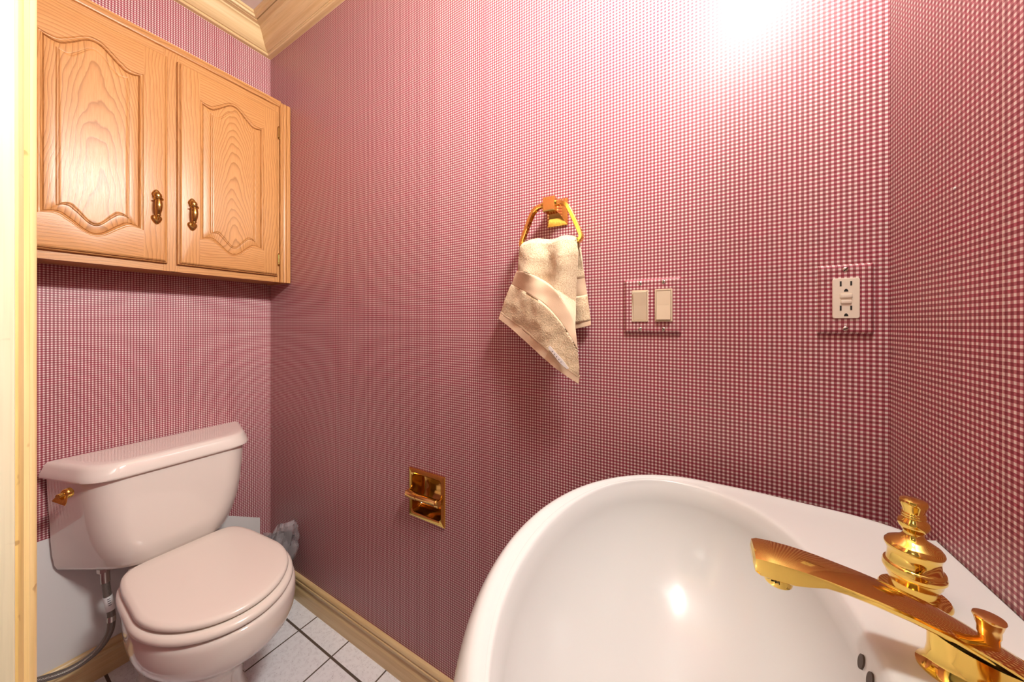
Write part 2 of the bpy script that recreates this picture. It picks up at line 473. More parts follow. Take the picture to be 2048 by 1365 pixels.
DZ0, DZ1, DF = 1.346, 2.026, -1.507     # door bottom, top, front plane
def bump_(s):
    s = abs(s)
    b = .5 * (1 + math.cos(PI * s / .72)) if s < .72 else 0.
    d = -.12 * math.sin(PI * (s - .55) / .45) if s > .55 else 0.
    return b + d
NB, NS = 40, 30
def panel_loop(yc, hw, d, x, z0=1.440, z1=1.926, amp=.042):
    w = hw - d; L = []
    for i in range(NB): s = -1 + 2 * i / NB; L.append((x, yc + s * w, z0 + d - amp * bump_(s)))
    zb, zt = z0 + d, z1 - d
    for i in range(NS): L.append((x, yc + w, zb + (zt - zb) * i / NS))
    for i in range(NB): s = 1 - 2 * i / NB; L.append((x, yc + s * w, z1 - d + amp * bump_(s)))
    for i in range(NS): L.append((x, yc - w, zt - (zt - zb) * i / NS))
    return L
def rect_loop(yc, hw, HW, e, x):
    W_ = HW - e; a, b = DZ0 + e, DZ1 - e; L = []
    def side(sg):
        P = []
        for i in range(NS):
            t = i / NS
            if t < .15: P.append((yc + sg * (hw + (W_ - hw) * t / .15), a))
            elif t < .85: P.append((yc + sg * W_, a + (b - a) * (t - .15) / .70))
            else: P.append((yc + sg * (W_ - (W_ - hw) * (t - .85) / .15), b))
        return P
    # make sure corners are hit exactly: NS=30 -> t=.5/.. ; .15*30=4.5 so snap below
    def snap(P, sg):
        best = min(range(len(P)), key=lambda i: abs(P[i][0] - (yc + sg * W_)) + abs(P[i][1] - a)); P[best] = (yc + sg * W_, a)
        best = min(range(len(P)), key=lambda i: abs(P[i][0] - (yc + sg * W_)) + abs(P[i][1] - b)); P[best] = (yc + sg * W_, b)
        return P
    for i in range(NB): s = -1 + 2 * i / NB; L.append((x, yc + s * hw, a))
    L += [(x, y, z) for y, z in snap(side(1), 1)]
    for i in range(NB): s = 1 - 2 * i / NB; L.append((x, yc + s * hw, b))
    S2 = snap(side(-1), -1)
    S2 = [(y, (a + b) - z) for y, z in S2]
    L += [(x, y, z) for y, z in S2]
    return L
def door(yc, HW, hw, mat_panel, hy, hinge_y, label):
    F = DF
    loops = [rect_loop(yc, hw, HW, .0, CX + .0008), rect_loop(yc, hw, HW, .0, CX + .008), rect_loop(yc, hw, HW, .0015, CX + .0115), rect_loop(yc, hw, HW, .005, CX + .0125),
             rect_loop(yc, hw, HW, .0055, F - .0035), rect_loop(yc, hw, HW, .009, F - .0006), rect_loop(yc, hw, HW, .013, F)]
    loops += [panel_loop(yc, hw, -.0005, F), panel_loop(yc, hw, .002, F - .0028), panel_loop(yc, hw, .0035, F - .0030), panel_loop(yc, hw, .0055, F - .0018),
              panel_loop(yc, hw, .0075, F - .0030), panel_loop(yc, hw, .0085, F - .0066), panel_loop(yc, hw, .0100, F - .010)]
    bm = bmesh.new()
    def mis(k, i): return 1 if (i < NB or NB + NS <= i < 2 * NB + NS) else 0
    loft(bm, loops, True, False, False, 0, mis)
    d = obj('door', bm, [M['oak_z'], M['oak_y']], cab, angle=28, label=label)
    bm = bmesh.new()
    lp = [panel_loop(yc, hw, .0087, F - .0095), panel_loop(yc, hw, .0105, F - .0062), panel_loop(yc, hw, .026, F - .0036, amp=.040), panel_loop(yc, hw, .0285, F - .0040, amp=.040),
          panel_loop(yc, hw, .0300, F - .0015, amp=.040), panel_loop(yc, hw, .0330, F - .0012, amp=.040), panel_loop(yc, hw, .0345, F + .0006, amp=.040), panel_loop(yc, hw, .037, F + .0010, amp=.040)]
    loft(bm, lp, True, False, True)
    obj('raised_panel', bm, mat_panel, d, angle=24)
    # handle
    bm = bmesh.new()
    zc = 1.521; h = .054
    def rosette(z, sg, ln, wd):
        loops = []
        for k in range(7):
            t = k / 6; r = math.cos(t * PI / 2)
            L = []
            for i in range(24):
                a = 2 * PI * i / 24
                yy = wd * math.cos(a) * r; zz = math.sin(a) * r
                zz *= ln * (1.0 if zz * sg > 0 else .55)
                if zz * sg > 0: yy *= (1 - .35 * (abs(zz) / ln) ** 1.5)
                L.append((F + .0005 + .0075 * math.sin(t * PI / 2), hy + yy, z + zz))
            loops.append(L)
        loft(bm, loops, True, True, True)
    rosette(zc + .038, 1, .0175, .0115); rosette(zc - .036, -1, .0200, .0130)
    pth, rad = [], []
    prof = [(0, .0064), (.05, .0082), (.11, .0080), (.16, .0056), (.19, .0056), (.215, .0094), (.245, .0096), (.27, .0060), (.36, .0070), (.5, .0073), (.65, .0066), (.78, .0050), (.82, .0048), (.835, .0058), (.86, .0058), (.88, .0046), (1, .0040)]
    for t, r in prof:
        z = zc + .040 - .080 * t
        x = F + .004 + .020 * math.sin(PI * min(max(t, .0), 1)) ** .55
        pth.append((x, hy, z)); rad.append(r * 1.18)
    P2, R2 = catmull(pth, 4), []
    for i in range(len(rad) - 1):
        for k in range(4): R2.append(rad[i] + (rad[i + 1] - rad[i]) * k / 4)
    R2.append(rad[-1])
    tube(bm, P2, R2, 18)
    obj('handle', bm, M['antique'], d, angle=40)
    for zc2 in (1.945, 1.416):
        bm = bmesh.new()
        box(bm, CX + .0005, CX + .003, hinge_y - .007, hinge_y + .007, zc2 - .024, zc2 + .024, .0008)
        lathe(bm, [(.0028, -.021), (.0036, -.020), (.0036, .020), (.0028, .021)], (CX + .0052, hinge_y - .001, zc2), 14)
        for s in (-1, 1): lathe(bm, [(.0022, .021 * s), (.0030, .0225 * s), (.0012, .0265 * s)], (CX + .0052, hinge_y - .001, zc2), 12)
        obj('hinge', bm, M['antique'], d)
door(.2185, .1505, .0945, M['oak_p1'], .341, .0605, 'left oak door with a broad wavy-grained raised panel')
door(.5425, .1505, .0960, M['oak_p2'], .426, .6995, 'right oak door with pointed arched grain')

# ------------------------------------------------------------------ toilet
TY = .396
toi = thing('toilet', 'dusty pink porcelain toilet with closed seat lid', 'toilet', (-1.45, TY, 0))
def trap(xb, dep, hb, hf, z, cf=.060, cs=.075, yc=TY):
    """tank outline: flat back of half width hb, straight front of half width hf, softly rounded front corners, tapered ends"""
    L = []
    def half(sg):
        A, B, C_ = Vector((xb, sg * hb, 0)), Vector((xb + dep, sg * hf, 0)), Vector((xb + dep, 0, 0))
        p = B + (A - B).normalized() * min(cs, (A - B).length * .8); q = B + (C_ - B).normalized() * min(cf, hf * .8)
        H = [A.lerp(p, t / 8) for t in range(8)]
        for t in range(24):
            t /= 24; H.append(p * (1 - t) ** 2 + B * 2 * t * (1 - t) + q * t * t)
        H += [q.lerp(C_, t / 8) for t in range(8)]
        return H
    lo, hi = half(-1), half(1)
    # very slight outward bow of the front
    pts = lo + [Vector((xb + dep, 0, 0))] + hi[::-1]
    for p in pts: L.append((p.x + .004 * (1 - min(1, abs(p.y) / hb) ** 2) * (p.x - xb) / dep, yc + p.y, z))
    for i in range(1, 12): L.append((xb, yc + hb - 2 * hb * i / 12, z))
    return L
XB = -1.690
bm = bmesh.new()
loft(bm, [trap(XB, .168, .196, .100, .396), trap(XB, .180, .208, .108, .398), trap(XB, .188, .217, .114, .404), trap(XB, .192, .222, .122, .418), trap(XB, .195, .226, .138, .450), trap(XB, .197, .229, .156, .50),
          trap(XB, .198, .231, .168, .56), trap(XB, .199, .234, .175, .63), trap(XB, .200, .236, .178, .693)], True, True, True)
obj('tank', bm, M['toilet'], toi, angle=50)
bm = bmesh.new()
yl = TY - .001
loft(bm, [trap(XB, .199, .236, .180, .690, yc=yl), trap(XB, .209, .2445, .187, .691, yc=yl), trap(XB, .2125, .2480, .190, .694, yc=yl), trap(XB, .2130, .2485, .190, .699, yc=yl), trap(XB, .2085, .2450, .187, .711, yc=yl),
          trap(XB, .2035, .2405, .183, .724, yc=yl), trap(XB, .2000, .2375, .180, .7305, yc=yl), trap(XB, .1955, .2335, .176, .7345, yc=yl), trap(XB, .188, .227, .170, .7362, yc=yl), trap(XB, .170, .210, .155, .7366, yc=yl)], True, True, True)
obj('tank_lid', bm, M['toilet'], toi, angle=50)
# flush lever on the rounded left end of the tank
bm = bmesh.new()
def frame_at(c, nrm, up=(0, 0, 1)):
    w = Vector(nrm).normalized(); u = Vector(up).cross(w).normalized(); v = w.cross(u)
    return Matrix((( u.x, v.x, w.x, c[0]), (u.y, v.y, w.y, c[1]), (u.z, v.z, w.z, c[2]), (0, 0, 0, 1)))
def add_m(bm, fn, mat):
    b2 = bmesh.new(); fn(b2)
    bmesh.ops.transform(b2, matrix=mat, verts=b2.verts[:])
    me = bpy.data.meshes.new('tmp'); b2.to_mesh(me); b2.free(); bm.from_mesh(me); bpy.data.meshes.remove(me)
ML = frame_at((-1.5545, .1770, .668), (.45, -.893, 0))
def lev(b):
    lathe(b, [(.0140, -.006), (.0140, .002), (.0125, .005), (.010, .007), (.007, .0075), (.0065, .018), (.0, .0185)], (0, 0, 0), 28)
    # paddle: a tongue that stands out from the boss, flares and droops
    loops = []
    for w_, v_, hw, th in ((.0035, -.001, .0070, .0040), (.0080, -.0065, .0140, .0034), (.0125, -.0125, .0175, .0026), (.0165, -.0175, .0188, .0020), (.0173, -.0185, .0188, .0012)):
        loops.append([Vector((hw * a + .1 * w_, v_ + th * b_ - .45 * max(hw - .006, 0) * a, w_)) for a, b_ in ((-1, -.6), (-.8, -1), (.8, -1), (1, -.6), (1, .6), (.8, 1), (-.8, 1), (-1, .6))])
    loft(b, loops, True, True, True)
add_m(bm, lev, ML)
obj('flush_lever', bm, M['brass'], toi, label='brass flush lever')

def egg(z, front, back, hw, xw=-1.205, bw=.6, bn=3.2, fn=2.0, N_=96, yc=TY - .005, xoff=0.):
    """seat outline: front half ellipse, back half squarer"""
    L = []
    for i in range(N_):
        a = 2 * PI * i / N_
        c, s = math.cos(a), math.sin(a)
        if c >= 0: x = xw + (front - xw) * sgnpow(c, 2 / fn); y = hw * sgnpow(s, 2 / fn)
        else:
            t = abs(c) ** (2 / bn); x = xw - (xw - back) * t
            y = hw * sgnpow(s, 2 / bn) * (1 - (1 - bw) * t ** 1.6)
        L.append((x + xoff, yc + y, z))
    return L
# bowl: pedestal foot up to the rim, and the deck under the tank
bm = bmesh.new()
bl = [egg(.0, -1.150, -1.62, .105, -1.36, .9, 3), egg(.012, -1.150, -1.62, .105, -1.36, .9, 3), egg(.03, -1.160, -1.615, .098, -1.36, .9, 3), egg(.10, -1.155, -1.60, .086, -1.34, .9, 3),
      egg(.16, -1.140, -1.60, .088, -1.31, .9, 3), egg(.205, -1.105, -1.60, .102, -1.28, .85, 3), egg(.240, -1.065, -1.61, .120, -1.25, .75, 3), egg(.268, -1.028, -1.625, .141, -1.23, .65, 3),
      egg(.288, -1.002, -1.635, .156, -1.22, .63, 3), egg(.304, -.987, -1.64, .1645, -1.215, .62, 3), egg(.322, -.980, -1.645, .168, -1.205, .60, 3), egg(.345, -.977, -1.648, .1695, -1.2, .60, 3), egg(.370, -.977, -1.65, .1690, -1.2, .60, 3), egg(.381, -.979, -1.65, .1675, -1.2, .60, 3),
      egg(.388, -.985, -1.648, .162, -1.2, .60, 3), egg(.391, -.996, -1.64, .151, -1.2, .60, 3)]
loft(bm, bl, True, True, True)
obj('bowl', bm, M['toilet'], toi, angle=60)
bm = bmesh.new()
loft(bm, [egg(.393, -0.9930, -1.44, 0.1585, bw=.86, bn=8, yc=TY - .010), egg(.3935, -0.9850, -1.444, 0.1665, bw=.86, bn=8, yc=TY - .010), egg(.398, -0.9810, -1.446, 0.1695, bw=.86, bn=8, yc=TY - .010), egg(.406, -0.9820, -1.446, 0.1685, bw=.86, bn=8, yc=TY - .010), egg(.412, -0.9890, -1.444, 0.1625, bw=.86, bn=8, yc=TY - .010), egg(.4135, -1.0060, -1.435, 0.1475, bw=.86, bn=8, yc=TY - .010)], True, True, True)
obj('seat', bm, M['seat'], toi, angle=60)
bm = bmesh.new()
loft(bm, [egg(.417, -1.0060, -1.444, 0.1505, bw=.87, bn=8, yc=TY - .010), egg(.4175, -1.0000, -1.449, 0.1565, bw=.87, bn=8, yc=TY - .010), egg(.4205, -0.9970, -1.451, 0.1595, bw=.87, bn=8, yc=TY - .010), egg(.427, -0.9980, -1.451, 0.1585, bw=.87, bn=8, yc=TY - .010), egg(.431, -1.0020, -1.449, 0.1555, bw=.87, bn=8, yc=TY - .010), egg(.433, -1.0110, -1.444, 0.1465, bw=.87, bn=8, yc=TY - .010),
          egg(.4338, -1.0410, -1.40, 0.1225, bw=.87, bn=8, yc=TY - .010), egg(.4345, -1.1210, -1.32, 0.0625, bw=.87, bn=8, yc=TY - .010)], True, True, True)
obj('seat_lid', bm, M['seat'], toi, angle=60)
for s in (-1, 1):
    bm = bmesh.new()
    lathe(bm, [(.009, -.032), (.011, -.030), (.011, .030), (.009, .032)], (-1.452, TY + s * .070, .407), 20, axis='y')
    box(bm, -1.465, -1.438, TY + s * .070 - .020, TY + s * .070 + .020, .390, .405, .003)
    obj('seat_hinge', bm, M['seat'], toi)
toi.rotation_euler.z = math.radians(1.5)

# ------------------------------------------------------------------ water supply hose and shut-off valve
hose = thing('supply_hose', 'braided steel supply hose curving from under the toilet tank', 'hose', (-1.60, .25, .125))
pts = [(-1.600, .251, .392), (-1.600, .252, .350), (-1.598, .256, .300), (-1.594, .263, .235), (-1.592, .258, .185), (-1.597, .232, .146), (-1.610, .192, .127), (-1.628, .150, .128), (-1.640, .112, .140), (-1.645, .090, .152)]
P = catmull(pts, 10)
bm = bmesh.new(); tube(bm, P[8:], .0088, 14); obj('braided_tube', bm, M['braid'], hose)
bm = bmesh.new()
lathe(bm, [(.0165, .0), (.0165, .012), (.013, .014)], (-1.600, .251, .382), 8)
tube(bm, P[2:12], .0100, 14)
obj('coupling_nut', bm, M['chrome'], hose)
bm = bmesh.new(); tube(bm, P[20:28], .0098, 16); t_ = obj('paper_tag', bm, M['paper'], hose, label='white printed paper tag')
bm = bmesh.new()
for i in range(4):
    a = P[21 + i]; box(bm, a.x + .0078, a.x + .0104, a.y - .0035, a.y + .003, a.z - .0012, a.z + .0004)
obj('print', bm, M['ink'], t_)
bm = bmesh.new(); a = P[30]; tube(bm, [P[30], P[31], P[32], P[33]], .0095, 14); obj('clamp_ring', bm, M['chrome'], hose)
valve = thing('shutoff_valve', 'small round metal shutoff valve on the white wall behind the door casing', 'valve', (XL, .085, .165))
bm = bmesh.new(); lathe(bm, [(.030, .0005), (.030, .003), (.022, .008), (.012, .010)], (XL, .085, .175), 28, axis='x'); obj('escutcheon', bm, M['chrome'], valve)
bm = bmesh.new(); lathe(bm, [(.009, .008), (.009, .035), (.014, .036), (.014, .062), (.006, .064), (.006, .078)], (XL, .085, .175), 20, axis='x')
lathe(bm, [(.010, -.030), (.010, -.004), (.0085, .0)], (XL + .049, .085, .175), 16)
obj('valve_body', bm, M['chrome'], valve)
bm = bmesh.new(); lathe(bm, [(.010, .076), (.020, .078), (.020, .086), (.010, .089)], (XL, .085, .175), 20, axis='x'); obj('valve_handle', bm, M['chrome'], valve)

# ------------------------------------------------------------------ bin with a clear liner
bn = thing('waste_bin', 'small black waste bin with a clear liner in the corner behind the toilet', 'bin', (-1.480, .664, 0))
bm = bmesh.new(); lathe(bm, [(.050, .002), (.056, .004), (.064, .262), (.067, .268), (.067, .275), (.062, .275), (.058, .10), (.0, .10)], (-1.480, .664, 0), 40, True, False); obj('bucket', bm, M['bin'], bn)
bm = bmesh.new()
loops = []
for k in range(15):
    t = k / 14; z = .195 + .150 * t
    r0 = .070 + .004 * math.sin(t * 6) - .030 * max(0, t - .35) ** 1.2
    L = []
    for i in range(56):
        a = 2 * PI * i / 56
        j = noise.noise(Vector((math.cos(a) * 2.6, math.sin(a) * 2.6, t * 3))) * .018 + noise.noise(Vector((math.cos(a) * 6, math.sin(a) * 6, t * 7))) * .010
        r = r0 + j * (.3 + t)
        zz = z + (noise.noise(Vector((math.cos(a) * 1.3, math.sin(a) * 1.3, 7))) * .045 + .035 * math.cos(a)) * t
        x, y = -1.480 + .045 * t + r * math.cos(a), .664 + r * math.sin(a)
        L.append((x, min(y, YB - .004), zz))
    loops.append(L)
loft(bm, loops)
obj('liner', bm, M['film'], bn, angle=20, label='crumpled clear plastic liner')

# ------------------------------------------------------------------ recessed toilet paper holder
tp = thing('toilet_paper_holder', 'recessed square brass toilet paper holder set low in the papered wall', 'paper holder', (-.7305, YB, .617))
bm = bmesh.new()
def rr(x0, x1, z0, z1, r, y, n=6):
    L = []
    for (cx, cz, a0) in ((x1 - r, z1 - r, 0), (x0 + r, z1 - r, PI / 2), (x0 + r, z0 + r, PI), (x1 - r, z0 + r, 1.5 * PI)):
        for i in range(n + 1):
            a = a0 + PI / 2 * i / n
            L.append((cx + r * math.cos(a), y, cz + r * math.sin(a)))
    return L
X0, X1, Z0, Z1 = -.8055, -.6565, .539, .691
loft(bm, [rr(X0, X1, Z0, Z1, .001, YB - .0005), rr(X0, X1, Z0, Z1, .001, YB - .003), rr(X0 + .004, X1 - .004, Z0 + .004, Z1 - .004, .001, YB - .0055), rr(X0 + .012, X1 - .012, Z0 + .012, Z1 - .012, .010, YB - .0065),
          rr(X0 + .015, X1 - .015, Z0 + .015, Z1 - .015, .012, YB - .004)])
obj('frame', bm, M['brass'], tp, angle=30)
bm = bmesh.new()
loft(bm, [rr(X0 + .015, X1 - .015, Z0 + .017, Z1 - .015, .012, YB - .004), rr(X0 + .016, X1 - .016, Z0 + .018, Z1 - .016, .012, YB + .012), rr(X0 + .017, X1 - .017, Z0 + .024, Z1 - .022, .014, YB + .030),
          rr(X0 + .019, X1 - .019, Z0 + .036, Z1 - .034, .016, YB + .044), rr(X0 + .022, X1 - .022, Z0 + .055, Z1 - .052, .018, YB + .050), rr(X0 + .04, X1 - .04, Z0 + .068, Z1 - .066, .008, YB + .051)], True, False, True)
obj('recess', bm, M['brassd'], tp, angle=50)
bm = bmesh.new()
ry, rz = YB - .020, .617
lathe(bm, [(.0, -.0685), (.0060, -.0685), (.0072, -.066), (.0104, -.064), (.0110, -.062), (.0110, -.0235), (.0117, -.023), (.0117, -.0205), (.0100, -.020), (.0100, .055), (.0106, .056), (.0106, .058), (.0100, .059), (.0086, .0640), (.0065, .0665), (.0, .0665)], (-.731, ry, rz), 32, axis='x')
obj('roller', bm, M['brassw'], tp, angle=35)
for s in (-1, 1):
    bm = bmesh.new(); xx = -.731 + s * .0640
    box(bm, xx - .0035, xx + .0035, ry - .006, YB + .010, rz - .010, rz + .010, .002)
    obj('roller_arm', bm, M['brass'], tp)

# ------------------------------------------------------------------ towel ring
tr = thing('towel_ring', 'brass towel ring on a square flared post, holding the beige towel', 'towel ring', (-.300, YB, 1.415))
bm = bmesh.new()
def sq(y, x0, x1, z0, z1): return [(x0, y, z0), (x1, y, z0), (x1, y, z1), (x0, y, z1)]
loft(bm, [sq(YB - .0005, -.326, -.274, 1.383, 1.447), sq(YB - .0035, -.326, -.274, 1.383, 1.447), sq(YB - .006, -.323, -.277, 1.387, 1.444), sq(YB - .014, -.3165, -.2835, 1.398, 1.438), sq(YB - .026, -.313, -.287, 1.406, 1.434),
          sq(YB - .045, -.314, -.286, 1.405, 1.436), sq(YB - .056, -.315, -.285, 1.404, 1.437), sq(YB - .058, -.313, -.287, 1.406, 1.435)], True, True, True)
obj('post', bm, M['brass'], tr, angle=20)
# ring: trapezoid with softened corners, flat square-edged bar
ry = YB - .047
ring_pts = [(-.3005, 1.4210), (-.318, 1.4210), (-.330, 1.4195), (-.340, 1.4135), (-.348, 1.4020), (-.3600, 1.3760), (-.3720, 1.3480), (-.3745, 1.3370), (-.3700, 1.3310), (-.362, 1.3290), (-.3005, 1.3290)]
right = [(-.601 - x, z) for x, z in ring_pts[::-1]][1:]
cl = ring_pts + right[:-1]
C2 = []
m = len(cl)
for i in range(m):
    p0, p1, p2, p3 = (Vector((*cl[(i + k) % m], 0)) for k in (-1, 0, 1, 2))
    for k in range(5):
        t = k / 5
        C2.append(.5 * ((2 * p1) + (p2 - p0) * t + (2 * p0 - 5 * p1 + 4 * p2 - p3) * t * t + (-p0 + 3 * p1 - 3 * p2 + p3) * t ** 3))
bm = bmesh.new(); loops = []
m = len(C2)
for i in range(m):
    t = (C2[(i + 1) % m] - C2[i - 1]).normalized(); nn = Vector((-t.y, t.x, 0))
    c = C2[i]; L = []
    thin = 1.0
    for a, b in ((-1, .72), (-.72, 1), (.72, 1), (1, .72), (1, -.72), (.72, -1), (-.72, -1), (-1, -.72)):
        q = c + nn * (.0046 * a * thin); L.append((q.x, ry + .0078 * b, q.y))
    loops.append(L)
loops.append(loops[0])
loft(bm, loops)
bmesh.ops.remove_doubles(bm, verts=bm.verts[:], dist=1e-6)
obj('ring', bm, M['brass'], tr, angle=30)
bm = bmesh.new(); lathe(bm, [(.0, -.020), (.0055, -.019), (.0062, -.016), (.0062, .016), (.0055, .019), (.0, .020)], (-.3005, ry - .004, 1.4215), 20, axis='x'); obj('pivot', bm, M['brass'], tr)

# ------------------------------------------------------------------ hand towel
RY = ry
def interp_row(row, n):
    P = catmull([(x, y, z) for x, y, z in row], 12)
    d = [0.]
    for i in range(1, len(P)): d.append(d[-1] + (P[i] - P[i - 1]).length)
    out = []
    j = 0
    for k in range(n):
        s = d[-1] * k / (n - 1)
        while j < len(d) - 2 and d[j + 1] < s: j += 1
        t = (s - d[j]) / max(d[j + 1] - d[j], 1e-9)
        out.append(P[j].lerp(P[j + 1], min(max(t, 0), 1)))
    return out
def R_(xs, y): return [(x, yy, z) for (x, z), yy in zip(xs, y)]
yf = RY - .014
rows = [ # (v, zone, row of 5 points) from the back hem, over the bar, to the front hem
 (0.00, 1, R_([(-.300, 1.128), (-.275, 1.130), (-.252, 1.134), (-.234, 1.138), (-.215, 1.143)], [YB - .014, YB - .012, YB - .014, YB - .015, YB - .012])),
 (0.03, 1, R_([(-.300, 1.142), (-.275, 1.144), (-.252, 1.148), (-.234, 1.151), (-.2155, 1.155)], [YB - .014, YB - .012, YB - .014, YB - .015, YB - .012])),
 (0.04, 0, R_([(-.300, 1.145), (-.275, 1.147), (-.252, 1.151), (-.234, 1.154), (-.2160, 1.158)], [YB - .016, YB - .012, YB - .016, YB - .017, YB - .012])),
 (0.15, 0, R_([(-.312, 1.200), (-.285, 1.202), (-.258, 1.204), (-.238, 1.206), (-.2225, 1.209)], [YB - .020, YB - .014, YB - .018, YB - .020, YB - .014])),
 (0.16, 1, R_([(-.314, 1.204), (-.287, 1.206), (-.260, 1.208), (-.239, 1.210), (-.2230, 1.213)], [YB - .018, YB - .014, YB - .016, YB - .018, YB - .014])),
 (0.22, 1, R_([(-.325, 1.244), (-.295, 1.246), (-.264, 1.248), (-.244, 1.250), (-.2275, 1.252)], [YB - .022, YB - .018, YB - .020, YB - .022, YB - .018])),
 (0.23, 0, R_([(-.327, 1.248), (-.297, 1.250), (-.265, 1.252), (-.245, 1.254), (-.2280, 1.256)], [YB - .024, YB - .018, YB - .022, YB - .023, YB - .018])),
 (0.32, 0, R_([(-.360, 1.300), (-.325, 1.302), (-.290, 1.302), (-.258, 1.302), (-.2310, 1.303)], [RY + .014, RY + .020, RY + .016, RY + .018, RY + .016])),
 (0.36, 0, R_([(-.368, 1.328), (-.333, 1.331), (-.296, 1.328), (-.262, 1.330), (-.2340, 1.328)], [RY + .012, RY + .014, RY + .012, RY + .013, RY + .011])),
 (0.39, 0, R_([(-.370, 1.339), (-.335, 1.3435), (-.297, 1.3375), (-.262, 1.3405), (-.236, 1.336)], [RY, RY, RY, RY, RY])),
 (0.42, 0, R_([(-.372, 1.331), (-.335, 1.333), (-.297, 1.328), (-.262, 1.331), (-.233, 1.327)], [RY - .012, RY - .015, RY - .011, RY - .015, RY - .011])),
 (0.50, 0, R_([(-.377, 1.303), (-.335, 1.297), (-.299, 1.293), (-.263, 1.293), (-.231, 1.299)], [RY - .009, RY - .027, RY - .009, RY - .028, RY - .008])),
 (0.585, 0, R_([(-.381, 1.274), (-.345, 1.262), (-.313, 1.246), (-.275, 1.220), (-.243, 1.195)], [RY - .006, RY - .030, RY - .006, RY - .024, RY + .012])),
 (0.595, 1, R_([(-.385, 1.270), (-.347, 1.258), (-.311, 1.241), (-.265, 1.207), (-.237, 1.142)], [RY - .006, RY - .026, RY - .016, RY - .030, RY - .012])),
 (0.68, 1, R_([(-.400, 1.244), (-.349, 1.219), (-.296, 1.187), (-.260, 1.146), (-.231, 1.090)], [RY - .000, RY - .018, RY - .028, RY - .026, RY - .010])),
 (0.69, 0, R_([(-.403, 1.240), (-.350, 1.215), (-.296, 1.182), (-.259, 1.141), (-.2305, 1.086)], [RY - .002, RY - .022, RY - .032, RY - .028, RY - .012])),
 (0.80, 0, R_([(-.421, 1.202), (-.358, 1.172), (-.300, 1.135), (-.257, 1.094), (-.229, 1.054)], [RY - .002, RY - .018, RY - .031, RY - .022, RY - .006])),
 (0.94, 0, R_([(-.434, 1.176), (-.361, 1.135), (-.296, 1.091), (-.255, 1.052), (-.230, 1.030)], [RY + .002, RY - .012, RY - .028, RY - .018, RY - .002])),
 (0.95, 1, R_([(-.436, 1.173), (-.363, 1.131), (-.297, 1.087), (-.2555, 1.048), (-.2305, 1.026)], [RY + .004, RY - .009, RY - .025, RY - .016, RY + .000])),
 (1.00, 1, R_([(-.4405, 1.160), (-.382, 1.122), (-.298, 1.064), (-.256, 1.032), (-.233, 1.014)], [RY + .005, RY - .006, RY - .023, RY - .014, RY + .001])),
]
NU, NVs = 150, 9
rows = [(v, z, [(x, y, zz + (.0025 if v == .39 else 0)) for x, y, zz in r]) for v, z, r in rows]
R0 = [interp_row(r, NU) for _, _, r in rows]
zones = [z for _, z, _ in rows]
grid, zone = [], []
for i in range(len(R0) - 1):
    dv = rows[i + 1][0] - rows[i][0]
    ns = max(2, int(dv * 260))
    for k in range(ns):
        t = k / ns
        q0, q1, q2, q3 = R0[max(i - 1, 0)], R0[i], R0[i + 1], R0[min(i + 2, len(R0) - 1)]
        if rows[i][0] in (.585,) or dv <= .011: row = [a.lerp(b, t) for a, b in zip(q1, q2)]
        else: # mostly linear with slight smoothing
            row = []
            for a, b, c, d in zip(q0, q1, q2, q3):
                m1, m2 = (c - a) * .25, (d - b) * .25
                h00 = 2 * t**3 - 3 * t**2 + 1; h10 = t**3 - 2 * t**2 + t; h01 = -2 * t**3 + 3 * t**2; h11 = t**3 - t**2
                row.append(b * h00 + m1 * h10 * min(1, dv / .1) + c * h01 + m2 * h11 * min(1, dv / .1))
        grid.append(row); zone.append(zones[i] if zones[i] == zones[i + 1] else (zones[i] if t < .5 else zones[i + 1]))
grid.append(R0[-1]); zone.append(zones[-1])
zone = [(zone[max(i - 1, 0)] + zone[i] + zone[min(i + 1, len(zone) - 1)]) / 3 for i in range(len(zone))]
bm = bmesh.new()
lay = bm.verts.layers.float.new('zone')
V2 = []
for r, zf in zip(grid, zone):
    rv = []
    for p in r:
        v = bm.verts.new(p); v[lay] = zf; rv.append(v)
    V2.append(rv)
for a, b in zip(V2, V2[1:]):
    for i in range(NU - 1): bm.faces.new((a[i], a[i + 1], b[i + 1], b[i]))
bm.normal_update()
for v in bm.verts:
    n = v.normal.copy(); p = v.co
    big = noise.noise(p * 38) * .0022
    pile = (1 - v[lay]) * (.0014 + .0005 * noise.noise(p * 360))
    v.co = p + n * (big + pile) * (1 if n.y < 0 else 1)
tow = obj('hand_towel', bm, M['terry'], None, angle=180, recalc=False)
tow['label'] = 'beige terry hand towel draped through the brass ring'; tow['category'] = 'towel'
so = tow.modifiers.new('thick', 'SOLIDIFY'); so.thickness = .006; so.offset = 0
bm = bmesh.new()
tg = [(-.290, 1.093), (-.2865, 1.098), (-.2585, 1.067), (-.246, 1.050), (-.2495, 1.048), (-.264, 1.060)]
a = [bm.verts.new((x, RY - .0335 + .010 * (x + .29) / .045, z)) for x, z in tg]
b = [bm.verts.new((x, RY - .0350 + .010 * (x + .29) / .045, z)) for x, z in tg]
bm.faces.new(a); bm.faces.new(b[::-1])
for i in range(len(tg)): bm.faces.new((a[i], b[i], b[(i + 1) % 6], a[(i + 1) % 6]))
tagp = obj('care_tag', bm, M['satin'], tow, label='whitish satin care tag')
bm = bmesh.new()
for k in range(5):
    t = .2 + .13 * k; x = -.288 + .036 * t; z = 1.0945 - .043 * t
    y = RY - .0354 + .010 * (x + .29) / .045
    box(bm, x - .0008, x + .0014, y - .0003, y + .0004, z - .0007, z + .0005)
obj('print', bm, M['ink'], tagp)

